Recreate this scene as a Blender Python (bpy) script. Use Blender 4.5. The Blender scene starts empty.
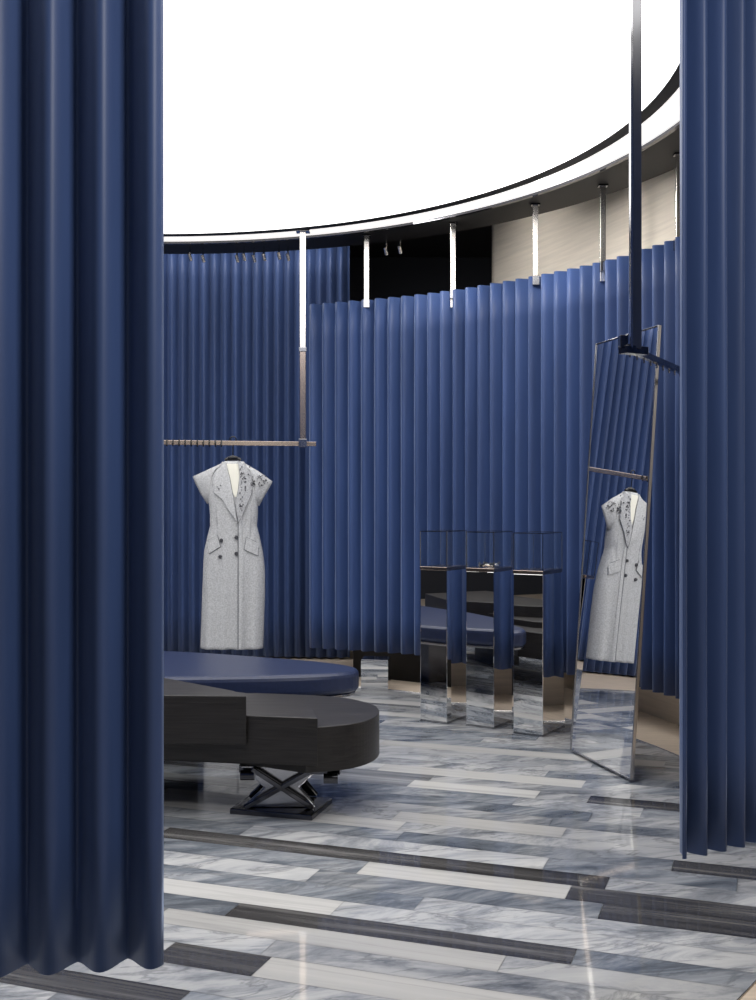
import bpy, bmesh, math, random
from mathutils import Vector, Matrix
random.seed(23)
sc = bpy.context.scene
try:
    sc.view_settings.view_transform = 'Standard'
    sc.view_settings.look = 'None'
except Exception: pass
F = 1100.0; H = 1.35
def px(x, y_dist): return (x-378)*y_dist/F
def pz(y, d): return H + (500-y)*d/F

# ------------------------------------------------------------ materials
def new_mat(name):
    m = bpy.data.materials.new(name); m.use_nodes = True
    nt = m.node_tree; b = nt.nodes['Principled BSDF']
    return m, nt, b
def srgb(r, g, b):
    f = lambda c: (c/255/12.92) if c/255 <= 0.04045 else ((c/255+0.055)/1.055)**2.4
    return (f(r), f(g), f(b), 1)
def simple(name, col, rough=0.5, metal=0.0, noise=0.0, nscale=20, stretch=(1,1,1), bump=0.0, spec=0.5):
    m, nt, b = new_mat(name)
    b.inputs['Roughness'].default_value = rough
    b.inputs['Metallic'].default_value = metal
    b.inputs['Specular IOR Level'].default_value = spec
    b.inputs['Base Color'].default_value = col
    if noise > 0 or bump > 0:
        tc = nt.nodes.new('ShaderNodeTexCoord'); mp = nt.nodes.new('ShaderNodeMapping')
        mp.inputs['Scale'].default_value = stretch
        n = nt.nodes.new('ShaderNodeTexNoise'); n.inputs['Scale'].default_value = nscale
        n.inputs['Detail'].default_value = 6
        nt.links.new(tc.outputs['Object'], mp.inputs['Vector']); nt.links.new(mp.outputs[0], n.inputs['Vector'])
        r = nt.nodes.new('ShaderNodeValToRGB')
        r.color_ramp.elements[0].position = 0.3; r.color_ramp.elements[1].position = 0.7
        r.color_ramp.elements[0].color = [c*(1-noise) for c in col[:3]]+[1]
        r.color_ramp.elements[1].color = [min(1, c*(1+noise)) for c in col[:3]]+[1]
        nt.links.new(n.outputs['Fac'], r.inputs['Fac']); nt.links.new(r.outputs['Color'], b.inputs['Base Color'])
        if bump > 0:
            bp = nt.nodes.new('ShaderNodeBump'); bp.inputs['Strength'].default_value = bump
            bp.inputs['Distance'].default_value = 0.005
            nt.links.new(n.outputs['Fac'], bp.inputs['Height']); nt.links.new(bp.outputs[0], b.inputs['Normal'])
    return m
def emis(name, col, s):
    m, nt, b = new_mat(name)
    b.inputs['Base Color'].default_value = (0.9,0.9,0.9,1)
    b.inputs['Emission Color'].default_value = col
    b.inputs['Emission Strength'].default_value = s
    return m

M_curt = simple('blue_velour', srgb(52,72,116), 0.5, 0, 0.20, 7, (1,1,0.10), 0.15, 0.4)
M_curt.node_tree.nodes['Principled BSDF'].inputs['Sheen Weight'].default_value = 0.45
M_curt.node_tree.nodes['Principled BSDF'].inputs['Sheen Roughness'].default_value = 0.35
M_curt.node_tree.nodes['Principled BSDF'].inputs['Sheen Tint'].default_value = (0.55,0.67,0.95,1)
M_chrome = simple('polished_steel', (0.86,0.84,0.82,1), 0.03, 1.0)
M_dchrome = simple('dark_nickel', (0.42,0.42,0.44,1), 0.18, 1.0)
M_smoke = simple('smoked_nickel', (0.10,0.10,0.11,1), 0.12, 1.0)
M_post = simple('brushed_nickel', (0.22,0.22,0.23,1), 0.3, 1.0)
M_bronze = simple('bronze_steel', (0.50,0.41,0.35,1), 0.22, 1.0)
M_mirror = simple('mirror_glass', (0.94,0.94,0.94,1), 0.0, 1.0)
M_satin = simple('satin_steel', (0.8,0.77,0.73,1), 0.22, 1.0)
M_black = simple('black_paint', (0.006,0.006,0.007,1), 0.6)
M_navyblk = simple('navy_shadow_paint', (0.006,0.008,0.016,1), 0.7)
M_gloss = simple('black_gloss', (0.012,0.012,0.013,1), 0.08)
M_dwood = simple('dark_stained_oak', (0.014,0.012,0.0115,1), 0.42, 0, 0.55, 26, (0.15,1,6), 0.25)
M_wood = simple('pale_wood', srgb(230,220,206), 0.5, 0, 0.09, 9, (0.25,0.25,5), 0.05)
M_woodfl = simple('oak_floor', srgb(206,190,172), 0.35, 0, 0.15, 10, (0.4,4,1), 0.03)
M_leather = simple('blue_leather', srgb(36,46,76), 0.36, 0, 0.10, 60, (1,1,1), 0.1)
M_wool = simple('grey_wool', srgb(184,185,187), 0.9, 0, 0.22, 110, (1,1,1), 0.5, 0.1)
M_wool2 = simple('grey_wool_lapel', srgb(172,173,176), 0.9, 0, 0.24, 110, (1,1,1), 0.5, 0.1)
M_lining = simple('ivory_lining', srgb(226,224,212), 0.7)
M_bead = simple('pewter_beads', (0.12,0.12,0.13,1), 0.3, 0.5)
M_seam_shade = simple('seam_shade_grey', srgb(118,120,124), 0.9)  # seams, and the shadow painted around the lapel edges
M_white = emis('luminous_ceiling', (1,0.985,0.965,1), 2.8)
M_band = emis('luminous_band', (1,0.97,0.93,1), 0.9)
M_grout = simple('grout', srgb(120,122,125), 0.6)
gm, nt, b = new_mat('clear_glass')
b.inputs['Base Color'].default_value=(0.97,0.99,0.99,1); b.inputs['Transmission Weight'].default_value=1
b.inputs['Roughness'].default_value=0; b.inputs['IOR'].default_value=1.45
M_glass = gm

def stone(name, stops, diag=True, scale=2.2, rough=0.045, vein=0.5, veincol=(92,95,101)):
    m, nt, b = new_mat(name)
    N = nt.nodes; L = nt.links
    tc = N.new('ShaderNodeTexCoord'); at = N.new('ShaderNodeAttribute'); at.attribute_name = 'rnd'
    at.attribute_type='GEOMETRY'
    mul = N.new('ShaderNodeVectorMath'); mul.operation='SCALE'; mul.inputs['Scale'].default_value = 37
    L.new(at.outputs['Vector'], mul.inputs[0])
    add = N.new('ShaderNodeVectorMath'); add.operation='ADD'
    L.new(tc.outputs['Object'], add.inputs[0]); L.new(mul.outputs[0], add.inputs[1])
    mp = N.new('ShaderNodeMapping'); mp.vector_type='TEXTURE'
    mp.inputs['Rotation'].default_value = (0,0,math.radians(-19.5 + (34 if diag else 0)))
    mp.inputs['Scale'].default_value = (1.7 if diag else 7, 0.6 if diag else 0.28, 1)
    L.new(add.outputs[0], mp.inputs['Vector'])
    n = N.new('ShaderNodeTexNoise'); n.inputs['Scale'].default_value=scale; n.inputs['Detail'].default_value=12
    n.inputs['Roughness'].default_value=0.68; n.inputs['Distortion'].default_value = 1.6 if diag else 0.3
    L.new(mp.outputs[0], n.inputs['Vector'])
    r = N.new('ShaderNodeValToRGB'); cr = r.color_ramp
    while len(cr.elements) < len(stops): cr.elements.new(0.5)
    for e,(p,c) in zip(cr.elements, stops):
        e.position=p; e.color=c
    L.new(n.outputs['Fac'], r.inputs['Fac'])
    n2 = N.new('ShaderNodeTexNoise'); n2.inputs['Scale'].default_value=scale*1.3; n2.inputs['Detail'].default_value=7
    n2.inputs['Distortion'].default_value = 0.9 if diag else 0.2; n2.inputs['Roughness'].default_value=0.6
    off = N.new('ShaderNodeVectorMath'); off.operation='ADD'; off.inputs[1].default_value=(13.1,7.7,3.3)
    L.new(mp.outputs[0], off.inputs[0]); L.new(off.outputs[0], n2.inputs['Vector'])
    sb = N.new('ShaderNodeMath'); sb.operation='SUBTRACT'; sb.inputs[1].default_value=0.5; L.new(n2.outputs['Fac'], sb.inputs[0])
    ab = N.new('ShaderNodeMath'); ab.operation='ABSOLUTE'; L.new(sb.outputs[0], ab.inputs[0])
    vr = N.new('ShaderNodeMapRange'); vr.inputs['From Min'].default_value=0; vr.inputs['From Max'].default_value=0.028
    vr.inputs['To Min'].default_value=vein; vr.inputs['To Max'].default_value=0; L.new(ab.outputs[0], vr.inputs['Value'])
    mixv = N.new('ShaderNodeMix'); mixv.data_type='RGBA'
    L.new(vr.outputs[0], mixv.inputs['Factor']); L.new(r.outputs['Color'], mixv.inputs[6]); mixv.inputs[7].default_value=srgb(*veincol)
    mx = N.new('ShaderNodeHueSaturation')
    mr = N.new('ShaderNodeMapRange'); mr.inputs['To Min'].default_value=0.78; mr.inputs['To Max'].default_value=1.1
    sp = N.new('ShaderNodeSeparateXYZ'); L.new(at.outputs['Vector'], sp.inputs[0])
    L.new(sp.outputs['X'], mr.inputs['Value']); L.new(mr.outputs[0], mx.inputs['Value'])
    L.new(mixv.outputs[2], mx.inputs['Color']); L.new(mx.outputs[0], b.inputs['Base Color'])
    b.inputs['Roughness'].default_value = rough
    b.inputs['Specular IOR Level'].default_value = 0.95
    return m
M_s = [
 stone('marble_light', [(0.30,srgb(100,104,111)),(0.43,srgb(156,159,164)),(0.52,srgb(188,189,191)),(0.70,srgb(210,210,208))]),
 stone('marble_bluegrey', [(0.30,srgb(66,72,82)),(0.44,srgb(114,120,129)),(0.55,srgb(154,158,164)),(0.72,srgb(204,204,203))]),
 stone('marble_white', [(0.25,srgb(170,170,170)),(0.45,srgb(202,201,199)),(0.7,srgb(220,218,214))], False, 2.0, vein=0.25, veincol=(150,150,150)),
 stone('marble_dark', [(0.32,srgb(40,40,41)),(0.46,srgb(68,67,68)),(0.58,srgb(94,93,93)),(0.70,srgb(146,144,143))], False, 4.0, vein=0.5, veincol=(44,43,43)),
 stone('marble_streaked', [(0.32,srgb(90,92,96)),(0.46,srgb(136,138,142)),(0.6,srgb(174,175,176)),(0.72,srgb(202,201,199))], False, 3.5, vein=0.5),
]

# ------------------------------------------------------------ mesh helpers
def obj(name, verts, faces, mat, smooth=False, parent=None, loc=None):
    me = bpy.data.meshes.new(name); me.from_pydata([tuple(v) for v in verts], [], faces); me.update()
    o = bpy.data.objects.new(name, me); sc.collection.objects.link(o)
    if mat: me.materials.append(mat)
    if smooth:
        for p in me.polygons: p.use_smooth = True
    if parent: o.parent = parent
    return o
def fixn(o):
    bm = bmesh.new(); bm.from_mesh(o.data); bmesh.ops.recalc_face_normals(bm, faces=bm.faces)
    bm.to_mesh(o.data); bm.free()
def empty(name, loc=(0,0,0)):
    e = bpy.data.objects.new(name, None); sc.collection.objects.link(e); e.empty_display_size=0.1
    return e
def bevel(o, w, seg=3, angle=40):
    m = o.modifiers.new('bevel','BEVEL'); m.width=w; m.segments=seg; m.limit_method='ANGLE'; m.angle_limit=math.radians(angle)
def prism(name, pts, z0, z1, mat, parent=None, bev=0, top_scale=None, smooth=False):
    n=len(pts); v=[(x,y,z0) for x,y in pts]+[(x,y,z1) for x,y in (top_scale or pts)]
    f=[tuple(range(n-1,-1,-1)), tuple(range(n,2*n))]+[(i,(i+1)%n,n+(i+1)%n,n+i) for i in range(n)]
    o=obj(name,v,f,mat,smooth,parent); fixn(o)
    if bev: bevel(o,bev)
    return o
def bar(name, a, b_, w, h, mat, parent=None, bev=0.002):
    a=Vector(a); b_=Vector(b_); d=(b_-a).normalized()
    up=Vector((0,0,1)) if abs(d.z)<0.95 else Vector((0,1,0))
    s=d.cross(up).normalized()*w/2; u=s.cross(d).normalized()*h/2
    v=[p+i*s+j*u for p in (a,b_) for i,j in ((-1,-1),(1,-1),(1,1),(-1,1))]
    f=[(3,2,1,0),(4,5,6,7)]+[(i,(i+1)%4,4+(i+1)%4,4+i) for i in range(4)]
    o=obj(name,v,f,mat,False,parent); fixn(o)
    if bev: bevel(o,bev,2)
    return o
def tube(name, pts, r, mat, parent=None, cyclic=False):
    cu=bpy.data.curves.new(name,'CURVE'); cu.dimensions='3D'; cu.bevel_depth=r; cu.bevel_resolution=4; cu.use_fill_caps=True
    s=cu.splines.new('POLY'); s.points.add(len(pts)-1)
    for p,q in zip(s.points,pts): p.co=(*q,1)
    s.use_cyclic_u=cyclic
    tmp=bpy.data.objects.new(name,cu); sc.collection.objects.link(tmp)
    dg=bpy.context.evaluated_depsgraph_get(); me=bpy.data.meshes.new_from_object(tmp.evaluated_get(dg))
    bpy.data.objects.remove(tmp)
    o=bpy.data.objects.new(name,me); sc.collection.objects.link(o)
    me.materials.clear(); me.materials.append(mat)
    for p in me.polygons: p.use_smooth=True
    if parent: o.parent=parent
    return o
def cr(pts, n=10, closed=False):
    out=[]; N=len(pts); rng=range(N if closed else N-1)
    g=lambda i: Vector(pts[i%N]) if closed else Vector(pts[max(0,min(N-1,i))])
    for i in rng:
        p0,p1,p2,p3=g(i-1),g(i),g(i+1),g(i+2)
        for k in range(n):
            t=k/n
            out.append(0.5*((2*p1)+(-p0+p2)*t+(2*p0-5*p1+4*p2-p3)*t*t+(-p0+3*p1-3*p2+p3)*t**3))
    if not closed: out.append(Vector(pts[-1]))
    return out

def curtain(name, path, z0, z1, period=0.115, amp=0.034, mat=M_curt, phase=0.0, per_n=18, sharp=1.0):
    P=cr([Vector((x,y)) for x,y in path], 24)
    L=[0]
    for a,b_ in zip(P,P[1:]): L.append(L[-1]+(b_-a).length)
    tot=L[-1]; n=int(tot/period*per_n); v=[]; j=0
    NZ=10
    for i in range(n+1):
        s=tot*i/n
        while j<len(L)-2 and L[j+1]<s: j+=1
        t=(s-L[j])/max(1e-9,L[j+1]-L[j]); p=P[j].lerp(P[j+1],t)
        a=P[max(0,j-1)]; b_=P[min(len(P)-1,j+2)]; d=(b_-a).normalized(); nr=Vector((-d.y,d.x))
        ph=s/period*2*math.pi+phase
        lob=2*(math.sin(ph/2)**2+0.004)**0.44-1
        sn=-math.cos(ph)
        off=-amp*(sharp*lob+(1-sharp)*sn)
        k=int(s/period)
        for q in range(NZ+1):
            z=z0+(z1-z0)*q/NZ
            w=1+0.05*math.sin(k*2.3+q*0.9)
            v.append((p.x+nr.x*off*w, p.y+nr.y*off*w, z))
    f=[]
    W=NZ+1
    for i in range(n):
        for q in range(NZ):
            f.append((i*W+q,(i+1)*W+q,(i+1)*W+q+1,i*W+q+1))
    o=obj(name,v,f,mat,True)
    m=o.modifiers.new('sol','SOLIDIFY'); m.thickness=0.006; m.offset=0
    return o

# ------------------------------------------------------------ floor
CX,CY=-1.6,5.0
ang=math.radians(-19.5)
U=Vector((math.cos(ang),math.sin(ang))); V=Vector((-U.y,U.x)); c0=Vector((CX,CY))
def fpt(x,y):
    d=H*F/(y-500); return Vector(((x-378)*d/F,d))
sur=[]
for x0,y0,x1,y1,cl in [(165,830,608,882,3),(672,868,830,886,3),(603,905,800,927,3),(165,950,262,966,3),(0,962,190,992,3),
                       (590,797,700,809,3),(163,912,508,953,2),(258,968,560,1006,2),(380,768,580,790,2),
                       (400,812,565,831,2),(165,790,250,799,2)]:
    a=fpt(x0,y0)-c0; b_=fpt(x1,y1)-c0
    sur.append([a.dot(U),b_.dot(U),(a.dot(V)+b_.dot(V))/2,cl,False])
verts=[];faces=[];mats=[];rn=[]
def plank(u0,u1,v0,v1,cls):
    g=0.0010
    q=[c0+U*a+V*b_ for a,b_ in ((u0+g,v0+g),(u1-g,v0+g),(u1-g,v1-g),(u0+g,v1-g))]
    k=len(verts); verts.extend([(p.x,p.y,0) for p in q]); faces.append((k,k+1,k+2,k+3)); mats.append(cls); rn.append((random.random(),random.random(),random.random()))
def rcls(): return random.choices([0,1,2,3,4],[42,33,8,2,15])[0]
vv=-3.6
while vv<3.6:
    w=random.choice([0.12,0.13,0.14,0.14])
    fs=sorted([s for s in sur if vv<=s[2]<vv+w]); uu=-3.8-random.random()
    while uu<3.8:
        if fs and uu>=fs[0][0]-0.35:
            s=fs.pop(0)
            st=max(uu,s[0])
            if st-uu>0.05: plank(uu,st,vv,vv+w,rcls())
            if s[1]>st: plank(st,s[1],vv,vv+w,s[3]); uu=s[1]
            continue
        l=random.uniform(0.55,1.7); cls=rcls()
        if cls==3: l=random.uniform(0.9,1.5)
        e1=uu+l
        if fs and e1>fs[0][0]: e1=fs[0][0]
        plank(uu,e1,vv,vv+w,cls); uu=e1
    vv+=w
k=len(verts); verts+=[(CX-4,CY-4,-0.003),(CX+4,CY-4,-0.003),(CX+4,CY+4,-0.003),(CX-4,CY+4,-0.003)]
faces.append((k,k+1,k+2,k+3)); mats.append(5); rn.append((0,0,0))
fl=obj('floor',verts,faces,None)
for m in M_s+[M_grout]: fl.data.materials.append(m)
for p,mi in zip(fl.data.polygons,mats): p.material_index=mi
at=fl.data.attributes.new('rnd','FLOAT_VECTOR','FACE')
for i,r in enumerate(rn): at.data[i].vector=r

def ring(name, cx, cy, r0, r1, z, mat, n=160, r1sq=None, thick=0.0):
    v=[];f=[]
    for i in range(n):
        a=2*math.pi*i/n; c,s=math.cos(a),math.sin(a)
        v.append((cx+c*r0,cy+s*r0,z))
        if r1sq:
            k=r1sq/max(abs(c),abs(s)); v.append((cx+c*k,cy+s*k,z))
        else: v.append((cx+c*r1,cy+s*r1,z))
    for i in range(n):
        j=(i+1)%n; f.append((2*i,2*i+1,2*j+1,2*j))
    o=obj(name,v,f,mat)
    if thick:
        m=o.modifiers.new('s','SOLIDIFY'); m.thickness=thick; m.offset=0
    return o
ring('floor_border',CX,CY,3.28,0,0.003,M_woodfl,r1sq=8.6)
tube('trim_1',[(CX+3.28*math.cos(a*math.pi/60),CY+3.28*math.sin(a*math.pi/60),0.002) for a in range(120)],0.004,M_satin,None,True)

# ------------------------------------------------------------ ceiling
ZC=3.3; DX,DY=-1.6,5.1
def disc(name,cx,cy,r,z,mat,n=160):
    v=[(cx+r*math.cos(2*math.pi*i/n),cy+r*math.sin(2*math.pi*i/n),z) for i in range(n)]
    return obj(name,v,[tuple(reversed(range(n)))],mat)
disc('ceiling_light_panel',DX,DY,2.97,ZC,M_white)
ring('trim_2',DX,DY,2.95,3.02,ZC-0.004,M_black,thick=0.004)
ring('ceiling_light_band',DX,DY,3.02,3.20,ZC,M_band)
ring('trim_3',DX,DY,3.20,3.225,ZC-0.006,M_smoke,thick=0.02)
ring('ceiling_soffit',DX,DY,3.22,3.62,ZC,M_black,thick=0.0)
n=160; v=[];f=[]
for i in range(n):
    a=2*math.pi*i/n
    for z in (ZC,3.62): v.append((DX+3.62*math.cos(a),DY+3.62*math.sin(a),z))
for i in range(n):
    j=(i+1)%n; f.append((2*i,2*j,2*j+1,2*i+1))
obj('ceiling_fascia',v,f,M_black)
ring('ceiling',DX,DY,3.6,0,3.62,M_black,r1sq=8.7)

# ------------------------------------------------------------ walls
def wall(name,pts,z0,z1,mat,thick=0.06):
    v=[];f=[]
    for x,y in pts: v+=[(x,y,z0),(x,y,z1)]
    for i in range(len(pts)-1): f.append((2*i,2*i+2,2*i+3,2*i+1))
    o=obj(name,v,f,mat,len(pts)>6)
    m=o.modifiers.new('s','SOLIDIFY'); m.thickness=thick; m.offset=-1
    return o
wp=cr([Vector(p) for p in [(0.99,8.9),(1.35,8.1),(1.62,7.4),(1.86,6.66),(2.05,5.8),(2.25,4.8),(2.6,3.6),(3.2,2.4),(4.2,1.2),(5.6,0.2)]],10)
wall('wall_right',[(p.x,p.y) for p in wp],0,3.62,M_wood,-0.08)
wall('wall_back',[(-7,10.3),(3,10.3)],0,3.62,M_navyblk)
wall('wall_left',[(-7,-1),(-7,10.3)],0,3.62,M_navyblk)
bb=[( -1.9+3.92*math.cos(math.radians(a)),4.9+3.92*math.sin(math.radians(a))) for a in range(40,66,2)]
wall('dark_strip_back',bb,0,0.5,M_black,0.02)  # added black strip, stands in for the dark gap below the curtain

# ------------------------------------------------------------ curtains
back=[(-0.53,8.30),(0.16,7.97),(0.51,7.74),(0.83,7.45),(1.12,7.15),(1.38,6.82),(1.56,6.5),(1.70,6.17),(1.84,5.7),(1.92,5.2)]
curtain('fluted_curtain',back,0.24,2.82,0.108,0.036,sharp=0.6)
curtain('fluted_curtain',[(-5.2,4.2),(-5.1,6.0),(-4.6,7.6),(-3.6,8.7),(-2.6,9.2),(-1.4,9.35),(-0.24,9.3)],0.02,3.6,0.090,0.032,sharp=0.6)
curtain('fluted_curtain',[(-3.2,3.0),(-2.4,2.68),(-1.6,2.57),(-1.0,2.56),(-0.512,2.62)],0.25,3.55,0.117,0.036,phase=0.6,sharp=0.35)
curtain('fluted_curtain',[(0.92,3.40),(1.12,3.50),(1.32,3.66),(1.56,3.95),(1.75,4.3)],0.25,3.55,0.080,0.034,phase=2.6,sharp=0.35)

def on_curtain(xp):
    best=None
    for p in cr([Vector(q) for q in back],20):
        e=abs(378+p.x/p.y*F-xp)
        if best is None or e<best[0]: best=(e,p)
    return best[1]
for xp in (364,452,535,602,678):
    p=on_curtain(xp)
    e=empty('curtain_hanger_post')
    bar('rod',(p.x,p.y,2.70),(p.x,p.y,ZC),0.036,0.022,M_satin,e)
    bar('foot_clamp',(p.x,p.y,2.76),(p.x,p.y,2.82),0.045,0.075,M_dchrome,e)
    bar('ceiling_plate',(p.x,p.y,ZC-0.012),(p.x,p.y,ZC),0.06,0.05,M_smoke,e)

# ------------------------------------------------------------ left garment rail
DR=7.95
e=empty('clothes_rail')
xpst=px(303,DR)
bar('post',(xpst,DR,2.45),(xpst,DR,ZC),0.042,0.042,M_satin,e)
bar('lower_post',(xpst,DR,1.75),(xpst,DR,2.45),0.042,0.042,M_bronze,e)
bar('post_joint',(xpst,DR,2.42),(xpst,DR,2.45),0.055,0.055,M_dchrome,e)
bar('foot_block',(xpst,DR,1.73),(xpst,DR,1.79),0.06,0.06,M_dchrome,e)
bar('ceiling_plate',(xpst,DR,ZC-0.015),(xpst,DR,ZC),0.1,0.09,M_chrome,e)
ra=Vector((px(316,7.97),7.97,1.755)); rb=Vector((-2.1,7.62,1.755))
bar('rail',ra,rb,0.028,0.032,M_bronze,e)
def rail_pt(xp):
    for i in range(400):
        p=ra.lerp(rb,i/399)
        if 378+p.x/p.y*F<=xp: return p
    return rb
for i,xp in enumerate([168,174,180,186,192,198,204,210,216,222]):
    p=rail_pt(xp)
    tube('hook_%d'%i,[(p.x,p.y-0.018,p.z+0.02),(p.x,p.y-0.026,p.z),(p.x,p.y-0.024,p.z-0.028)],0.005,M_gloss,e)

# ------------------------------------------------------------ coat dress
pr=rail_pt(232); DD=pr.y
S=DD/F; X0=px(232,DD)
def zc(y): return H+(500-y)*S
def xc(x): return X0+(x-232)*S
rows=[(462,225,241,0.08),(466,221,245,0.09),(471,216,250,0.10),(476,212,254,0.11),(481,210,256,0.12),(486,209,257,0.13),
(494,209,257,0.145),(504,210,257,0.155),(514,211,257,0.16),(526,211,256,0.155),(538,208,259,0.155),(552,205,262,0.165),
(570,204,264,0.17),(595,203,264,0.17),(622,202,263,0.17),(648,201,262,0.17)]
def interp(y):
    y=max(rows[0][0],min(rows[-1][0],y))
    for a,b_ in zip(rows,rows[1:]):
        if a[0]<=y<=b_[0]:
            t=(y-a[0])/(b_[0]-a[0]); return [a[i]*(1-t)+b_[i]*t for i in range(4)]
EX=2.8
def fold(x,y):
    hem=max(0,(y-545)/103)
    ch=max(0,1-abs(y-528)/26)
    return 0.014*hem*(math.sin((x-200)*0.40+(y-545)*0.01)+0.5*math.sin((x-200)*0.23+1))+0.003*ch*math.sin(x*0.9+y*0.25)
def fy(x,y):
    _,l,r,d=interp(y); c=(l+r)/2; h=(r-l)/2
    t=min(1,abs((x-c)/h)); return DD-d/2*(1-t**EX)**(1/EX)+fold(x,y)
e=empty('coat_dress')
NS=88; v=[];f=[]
ys=[462+ (648-462)*(i/70) for i in range(71)]
for y in ys:
    _,l,r,d=interp(y); c=(l+r)/2; h=(r-l)/2
    for k in range(NS):
        a=2*math.pi*k/NS; ca,sa=math.cos(a),math.sin(a)
        xx=c+h*math.copysign(abs(ca)**(2/EX),ca); yy=DD+d/2*math.copysign(abs(sa)**(2/EX),sa)
        yy+=fold(xx,y)
        v.append((xc(xx),yy,zc(y)))
for i in range(len(ys)-1):
    for k in range(NS):
        k2=(k+1)%NS; f.append((i*NS+k,i*NS+k2,(i+1)*NS+k2,(i+1)*NS+k))
f.append(tuple(range(NS)))
body=obj('body',v,f,M_wool,True,e); fixn(body)
m=body.modifiers.new('s','SOLIDIFY'); m.thickness=0.006; m.offset=1
def patch(name,poly,mat,off=0.008,th=0.006,smooth=True):
    bm=bmesh.new(); vs=[bm.verts.new((x,0,y)) for x,y in poly]; bm.faces.new(vs)
    bmesh.ops.triangulate(bm,faces=bm.faces)
    for _ in range(3): 
        bmesh.ops.subdivide_edges(bm,edges=[q for q in bm.edges if q.calc_length()>4],cuts=1,use_grid_fill=False)
        bmesh.ops.triangulate(bm,faces=bm.faces)
    for q in bm.verts:
        x,y=q.co.x,q.co.z; q.co=(xc(x),fy(x,y)-off,zc(y))
    bmesh.ops.recalc_face_normals(bm,faces=bm.faces)
    me=bpy.data.meshes.new(name); bm.to_mesh(me); bm.free(); me.materials.append(mat)
    o=bpy.data.objects.new(name,me); sc.collection.objects.link(o); o.parent=e
    s=o.modifiers.new('s','SOLIDIFY'); s.thickness=th; s.offset=0
    return o
def grow(poly,k):
    cx=sum(p[0] for p in poly)/len(poly); cy=sum(p[1] for p in poly)/len(poly)
    out=[]
    for x,y in poly:
        dx,dy=x-cx,y-cy; l=math.hypot(dx,dy); out.append((x+dx/l*k,y+dy/l*k*0.6))
    return out
patch('neck_lining',[(226,464),(240,464),(242,480),(239,497),(236,497),(229,480)],M_lining,0.008,0.004)
LL=[(223,462),(227,463),(231,478),(236,503),(239,522),(232,512),(224,499),(216,493),(221,487),(214,483),(219,468)]
LR=[(239,462),(244,462),(250,471),(253,482),(247,487),(253,493),(248,505),(243,518),(240,522),(237,503),(240,490),(241,475)]
patch('lapel_left_edge_shade',grow(LL,0.6),M_seam_shade,0.0125,0.003)  # darker oversize copy beneath the lapel, paints its edge shadow
patch('lapel_left',LL,M_wool,0.018,0.008)
patch('lapel_right_edge_shade',grow(LR,0.6),M_seam_shade,0.0145,0.003)  # painted edge shadow for the right lapel
patch('lapel_right',LR,M_wool2,0.020,0.008)
patch('front_flap',[(240,520),(243,516),(245,560),(245,647),(240.5,647),(239,560)],M_wool,0.010,0.004)
patch('front_edge',[(239.3,522),(240.3,522),(240.6,647),(239.6,647)],M_seam_shade,0.013,0.002)
PL=[(208,541),(219,535),(222,546),(211,553)]; PR=[(248,537),(259,543),(259,555),(246,549)]
patch('pocket_left_edge',grow(PL,0.9),M_seam_shade,0.009,0.003); patch('pocket_right_edge',grow(PR,0.9),M_seam_shade,0.009,0.003)
patch('pocket_left',PL,M_wool,0.013,0.008)
patch('pocket_right',PR,M_wool,0.013,0.008)
patch('dart_left',[(217,505),(217.7,505),(219.7,535),(219,535)],M_wool2,0.008,0.002)
patch('dart_right',[(252,505),(252.7,505),(251.7,536),(251,536)],M_wool2,0.008,0.002)
def wing(name,rowsw,sgn):
    v=[];f=[];n=6
    for (xi,yi,di),(xo,yo) in rowsw:
        for k in range(n+1):
            t=k/n
            v.append((xc(xi*(1-t)+xo*t), DD+sgn*di*(1-t**1.1), zc(yi*(1-t)+yo*t)))
    for i in range(len(rowsw)-1):
        for k in range(n):
            a=i*(n+1)+k; f.append((a,a+1,a+n+2,a+n+1))
    o=obj(name,v,f,M_wool,True,e)
    s=o.modifiers.new('s','SOLIDIFY'); s.thickness=0.008; s.offset=0
for sg,k in ((-1,'front'),(1,'back')):
    wing('cap_sleeve_left_'+k,[((222,465,0.03),(221,464)),((216,470,0.035),(207,470.5)),((213,476,0.04),(193,476.5)),((212,483,0.045),(196,484)),((211,491,0.045),(201,494)),((211,501,0.035),(207.5,504))],sg)
    wing('cap_sleeve_right_'+k,[((244,465,0.03),(245,464)),((250,470,0.035),(259,472)),((253,477,0.04),(272.5,481.5)),((254,485,0.045),(269,488)),((255,494,0.045),(263.5,497)),((256,503,0.035),(259,506))],sg)
bm=bmesh.new()
def bead(x,y,r,off=0.026):
    mt=Matrix.Translation((xc(x),fy(x,y)-off,zc(y)))
    bmesh.ops.create_icosphere(bm,subdivisions=1,radius=r,matrix=mt)
for i in range(46):
    t=random.random()**1.5; y=467+44*t; x=241+10*random.random()*(1-0.65*t)
    bead(x,y,random.uniform(0.0035,0.0065))
for i in range(34): bead(250+7*random.random(),471+16*random.random(),random.uniform(0.003,0.0065),0.018)
for i in range(26):
    x=257+11*random.random(); y=475+11*random.random()
    bmesh.ops.create_icosphere(bm,subdivisions=1,radius=random.uniform(0.0035,0.006),matrix=Matrix.Translation((xc(x),DD-0.045*(1-max(0,(x-253)/19)**1.1)-0.008,zc(y))))
for i in range(4): bead(217+6*random.random(),484+8*random.random(),0.004)
me=bpy.data.meshes.new('embroidery'); bm.to_mesh(me); bm.free(); me.materials.append(M_bead)
o=bpy.data.objects.new('embroidery',me); sc.collection.objects.link(o); o.parent=e
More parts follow.
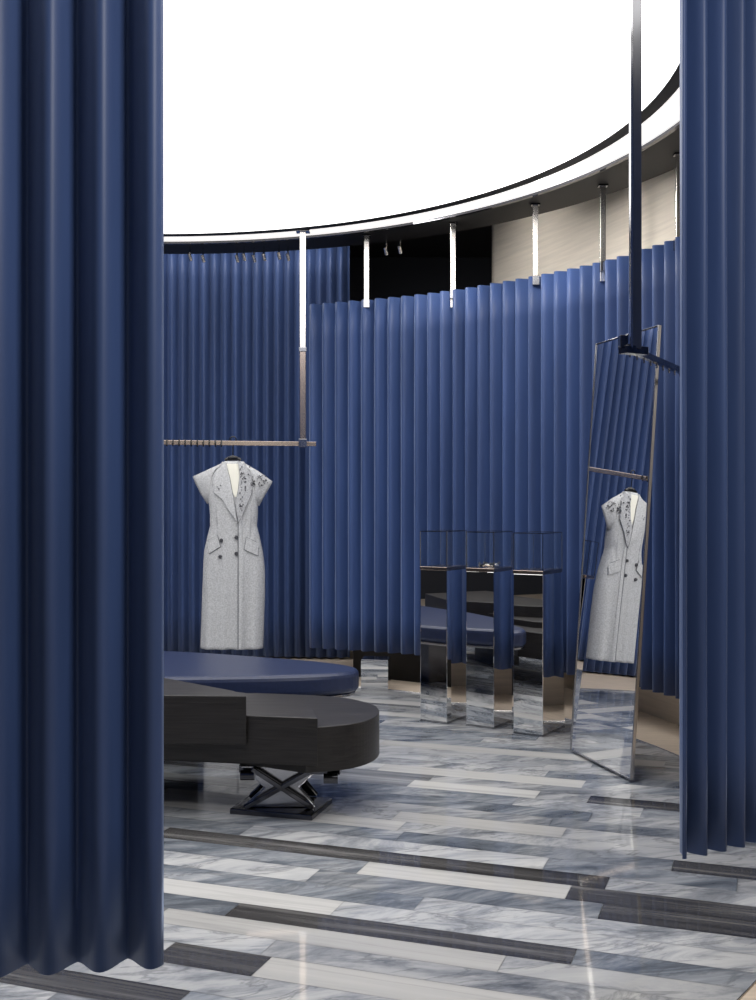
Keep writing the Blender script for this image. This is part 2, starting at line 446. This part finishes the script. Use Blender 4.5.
for i,(x,y) in enumerate([(223,540),(222,556),(238,537),(238,553)]):
    bm=bmesh.new(); bmesh.ops.create_cone(bm,cap_ends=True,segments=16,radius1=0.014,radius2=0.011,depth=0.012,matrix=Matrix.Translation((xc(x),fy(x,y)-0.018,zc(y)))@Matrix.Rotation(math.pi/2,4,'X'))
    me=bpy.data.meshes.new('b'); bm.to_mesh(me); bm.free(); me.materials.append(M_bead)
    o=bpy.data.objects.new('button_%d'%i,me); sc.collection.objects.link(o); o.parent=e
h=empty('clothes_hanger')
tube('shoulder_bar',[(xc(225),DD,zc(460.2)),(xc(229),DD,zc(458)),(xc(233),DD,zc(456.5)),(xc(237),DD,zc(458)),(xc(241),DD,zc(460.2))],0.012,M_gloss,h)
bar('neck_block',(xc(228),DD,zc(458.7)),(xc(238),DD,zc(458.7)),0.03,0.03,M_gloss,h,0.006)
hk=[(xc(233)+0.022*math.cos(math.radians(a)),DD,1.79+0.022*math.sin(math.radians(a))-0.01) for a in range(200,-80,-20)]
tube('hook',[(p[0],p[1],p[2]) for p in hk]+[(xc(233),DD,1.735),(xc(233),DD,zc(459))],0.0045,M_gloss,h)

# ------------------------------------------------------------ mirror
MA=math.radians(15.5)
A=Vector((1.03,5.89,0.012)); hd=Vector((math.sin(MA),-math.cos(MA),0)); nn=Vector((math.cos(MA),math.sin(MA),0))
W=0.665; up=(nn*0.15+Vector((0,0,2.18))); bk=hd.cross(up).normalized()
if bk.dot(nn)<0: bk=-bk
e=empty('leaning_mirror')
def slab(name,p,w,u,t,mat,bev=0.0):
    v=[p,p+w,p+w+u,p+u]; v=v+[q+t for q in v]
    o=obj(name,v,[(0,1,2,3),(7,6,5,4),(0,4,5,1),(1,5,6,2),(2,6,7,3),(3,7,4,0)],mat,False,e); fixn(o)
    if bev: bevel(o,bev,2)
un=up.normalized()
FT=0.018
slab('mirror_pane',A+hd*0.008+un*0.008,hd*(W-0.016),un*(up.length-0.016),bk*0.008,M_mirror)
slab('frame_left',A-bk*0.004,hd*0.010,up,bk*FT,M_dchrome,0.002)
slab('frame_right',A+hd*(W-0.010)-bk*0.004,hd*0.010,up,bk*FT,M_dchrome,0.002)
slab('frame_bottom',A+hd*0.010-bk*0.004,hd*(W-0.020),un*0.008,bk*FT,M_dchrome,0.002)
slab('frame_top',A+hd*0.010+un*(up.length-0.008)-bk*0.004,hd*(W-0.020),un*0.008,bk*FT,M_smoke,0.002)
slab('back_panel',A+hd*0.008+un*0.008+bk*0.009,hd*(W-0.016),un*(up.length-0.016),bk*0.005,M_gloss)

# ------------------------------------------------------------ right hanging rail
e=empty('hanging_rail')
bar('post',(0.99,4.22,1.93),(0.99,4.22,ZC),0.035,0.035,M_post,e)
bar('post_sleeve',(0.967,4.205,1.93),(0.967,4.205,ZC),0.008,0.03,M_dchrome,e,0)
bar('bracket',(0.935,4.2,1.925),(1.03,4.26,1.925),0.05,0.03,M_smoke,e)
bar('bracket_plate',(0.94,4.22,1.93),(0.94,4.22,1.98),0.03,0.05,M_smoke,e)
q0=Vector((0.94,4.2,1.935)); q1=Vector((1.52,5.25,1.935))
bar('rail',q0,q1,0.026,0.026,M_smoke,e)
for i in range(10):
    p=q0.lerp(q1,0.12+i*0.085)
    tube('hook_%d'%i,[(p.x,p.y,p.z+0.012),(p.x-0.016,p.y,p.z+0.02),(p.x-0.024,p.y,p.z),(p.x-0.018,p.y,p.z-0.024)],0.004,M_dchrome,e)

# ------------------------------------------------------------ pedestals
def pedestal(xc_px, D, a, b_, rot=30, zt=0.945, flare=1.0, item=False):
    e=empty('mirrored_display_pedestal')
    cx=px(xc_px,D); th=math.radians(rot)
    c=Vector((cx,D)); ld=Vector((-math.cos(th),math.sin(th))); rd=Vector((math.sin(th),math.cos(th)))
    base=[c,c+rd*b_*flare,c+rd*b_*flare+ld*a,c+ld*a]
    top=[c,c+rd*b_,c+rd*b_+ld*a,c+ld*a]
    prism('mirrored_column',base,0.012,zt-0.02,M_mirror,e,0.003,top)
    prism('foot_plate',base,0.0,0.0115,M_dchrome,e,0.0)
    cen=(top[0]+top[2])/2
    cap=[cen+(p-cen)*1.02 for p in top]
    prism('steel_cap',cap,zt-0.019,zt,M_bronze,e,0.002)
    z0,z1=zt+0.001,zt+0.215; t=0.004
    for i in range(4):
        p,q=top[i],top[(i+1)%4]
        d=(q-p).normalized(); nrm=Vector((d.y,-d.x))
        if nrm.dot(cen-p)<0: nrm=-nrm
        prism('glass_side_%d'%i,[p+d*t,q-d*t,q-d*t+nrm*t,p+d*t+nrm*t],z0,z1-t,M_glass,e)
        s=bar('edge_%d'%i,(p.x,p.y,z0),(p.x,p.y,z1),0.003,0.003,M_dchrome,e,0)
        s=bar('top_edge_%d'%i,(p.x,p.y,z1),(q.x,q.y,z1),0.003,0.003,M_dchrome,e,0)
    prism('glass_lid',top,z1-t+0.0005,z1,M_glass,e)
    if item:
        j=empty('jewellery_brooch')
        pts=[(cen.x+0.05*math.cos(k*.4)*(1+.3*math.sin(k*1.9)),cen.y+0.03*math.sin(k*.4),zt+0.012+0.006*math.sin(k*1.3)) for k in range(16)]
        tube('band',pts,0.005,M_chrome,j,True)
        bm=bmesh.new()
        for k in range(14):
            q=pts[k]; bmesh.ops.create_icosphere(bm,subdivisions=1,radius=0.009,matrix=Matrix.Translation((q[0],q[1],q[2]+0.008)))
        me=bpy.data.meshes.new('stones'); bm.to_mesh(me); bm.free(); me.materials.append(M_bead)
        o=bpy.data.objects.new('stones',me); sc.collection.objects.link(o); o.parent=j
pedestal(447,6.62,0.185,0.26,rot=32)
pedestal(494,6.48,0.185,0.25,rot=32,item=True)
pedestal(543,6.26,0.185,0.28,rot=32,flare=1.15)
e=empty('low_mirrored_plinth')
prism('block',[(px(361,7.75),7.75),(px(388,7.75),7.72),(px(391,7.9),7.92),(px(364,7.9),7.95)],0.0,0.215,M_mirror,e)
prism('cap',[(px(361,7.75),7.75),(px(388,7.75),7.72),(px(391,7.9),7.92),(px(364,7.9),7.95)],0.2155,0.225,M_dchrome,e,0.002)

# ------------------------------------------------------------ bench
e=empty('leather_bench')
out=cr([Vector(p) for p in [(-2.4,6.0),(-1.9,6.42),(-1.26,6.47),(-.6,6.2),(-.22,5.97),(-.10,5.77),(-.24,5.60),(-.8,5.50),(-1.6,5.48),(-2.3,5.6)]],8,True)
prism('cushion',[(p.x,p.y) for p in out],0.352,0.465,M_leather,e,0.028,smooth=False)
cen=Vector((-1.2,5.95))
ins=lambda k:[tuple(cen+(p-cen)*k) for p in out]
prism('steel_tray',ins(0.985),0.335,0.351,M_dchrome,e,0.003)
prism('base',[(-0.95,5.80),(-0.95,6.0),(-1.7,6.15),(-1.7,5.80)],0.0,0.334,M_smoke,e,0.004)

# ------------------------------------------------------------ stepped table
e=empty('tiered_display_table')
prism('tier_top',[(-.55,4.60),(-.62,4.73),(-1.0,5.09),(-1.6,5.45),(-2.3,5.3),(-2.3,4.7),(-1.3,4.64)],0.325,0.53,M_dwood,e,0.004)
s2=cr([Vector(p) for p in [(-.25,4.56),(-.29,4.78),(-.42,5.0),(-.7,5.22)]],6)
prism('tier_middle',[(p.x,p.y) for p in s2]+[(-1.5,5.3),(-1.5,4.8),(-.6,4.63)],0.245,0.445,M_dwood,e,0.004)
s3=cr([Vector(p) for p in [(-.30,4.585),(-.12,4.66),(-.02,4.80),(.005,4.98),(-.05,5.16),(-.22,5.32),(-.6,5.42)]],8)
prism('tier_bottom',[(p.x,p.y) for p in s3]+[(-1.4,5.3),(-1.4,4.9),(-.6,4.75)],0.21,0.40,M_dwood,e,0.004)
bar('floor_plate',(-0.60,4.86,0.0125),(-0.24,4.76,0.0125),0.28,0.025,M_smoke,e,0.004)
for nm,y0,mt in (('front',4.74,M_dchrome),('rear',4.92,M_gloss)):
    prof=[(-0.58,0.025),(-0.27,0.025),(-0.34,0.11),(-0.24,0.205),(-0.60,0.205),(-0.49,0.11)]
    v=[(x,y0,z) for x,z in prof]+[(x,y0+0.05,z) for x,z in prof]; k=6
    o=obj('support_'+nm,v,[tuple(range(k)),tuple(range(2*k-1,k-1,-1))]+[(i,(i+1)%k,k+(i+1)%k,k+i) for i in range(k)],mt,False,e); fixn(o); bevel(o,0.004,2)
bar('strut_a',(-0.57,4.72,0.03),(-0.27,4.71,0.20),0.02,0.022,M_smoke,e,0.004)
bar('strut_b',(-0.28,4.72,0.03),(-0.54,4.71,0.20),0.02,0.022,M_smoke,e,0.004)
bar('top_rail',(-0.60,4.80,0.185),(-0.16,4.76,0.185),0.07,0.035,M_smoke,e,0.004)
for i,(x,y) in enumerate([(-0.56,4.72),(-0.2,4.66)]):
    tube('roller_%d'%i,[(x-0.03,y,0.17),(x+0.03,y,0.17)],0.022,M_smoke,e)
bar('far_leg',(-1.6,5.0,0.0),(-1.6,5.0,0.334),0.3,0.3,M_gloss,e,0.004)

# ------------------------------------------------------------ ceiling spotlights
for i,(xp,D) in enumerate([(190,8.45),(203,8.5),(237,8.5),(244,8.45),(254,8.5),(264,8.45),(279,8.4),(288,8.45),(366,8.3),(386,8.25),(400,8.2)]):
    e=empty('ceiling_spotlight'); x=px(xp,D); y=D+0.0
    top=ZC if (x-DX)**2+(y-DY)**2<3.6**2 else 3.6
    tube('stem',[(x,y,top),(x,y,3.235)],0.006,M_chrome,e)
    tube('lamp_head',[(x-0.006,y-0.01,3.24),(x+0.006,y+0.01,3.19)],0.013,M_satin,e)

# ------------------------------------------------------------ lights
w=bpy.data.worlds.new('World'); sc.world=w; w.use_nodes=True
w.node_tree.nodes['Background'].inputs['Color'].default_value=(1,0.98,0.95,1)
w.node_tree.nodes['Background'].inputs['Strength'].default_value=0.28
def area(name,loc,target,sx,sy,en,col=(1,0.97,0.93)):
    l=bpy.data.lights.new(name,'AREA'); l.shape='RECTANGLE'; l.size=sx; l.size_y=sy; l.energy=en; l.color=col
    o=bpy.data.objects.new(name,l); sc.collection.objects.link(o); o.location=loc
    o.rotation_euler=(Vector(target)-Vector(loc)).to_track_quat('-Z','Y').to_euler()
area('fill_light_entry',(1.5,1.3,3.4),(-0.5,2.6,1.0),0.7,0.5,60)  # added area light out of view, models the near curtain folds
area('wall_fill_a',(1.42,6.85,3.55),(1.9,7.0,2.6),0.2,1.6,48)  # added unseen light to brighten the wood wall
area('wall_fill_b',(0.72,7.9,3.58),(1.35,8.4,2.2),0.3,1.4,42)  # second unseen fill, for the far end of the wood wall
area('wall_fill_c',(2.0,5.3,3.58),(2.1,5.3,0),0.15,1.6,20)  # added fill pointing down behind the right end of the back curtain
area('curtain_fill_left',(-1.5,9.0,3.58),(-1.5,9.3,1.2),2.4,0.25,15)  # added unseen fill to lift the rear left curtain

cam=bpy.data.cameras.new('camera'); co=bpy.data.objects.new('camera',cam); sc.collection.objects.link(co)
co.location=(0,0,H); co.rotation_euler=(math.radians(90),0,0)
cam.sensor_fit='VERTICAL'; cam.sensor_height=24; cam.lens=24*F/1000
sc.camera=co
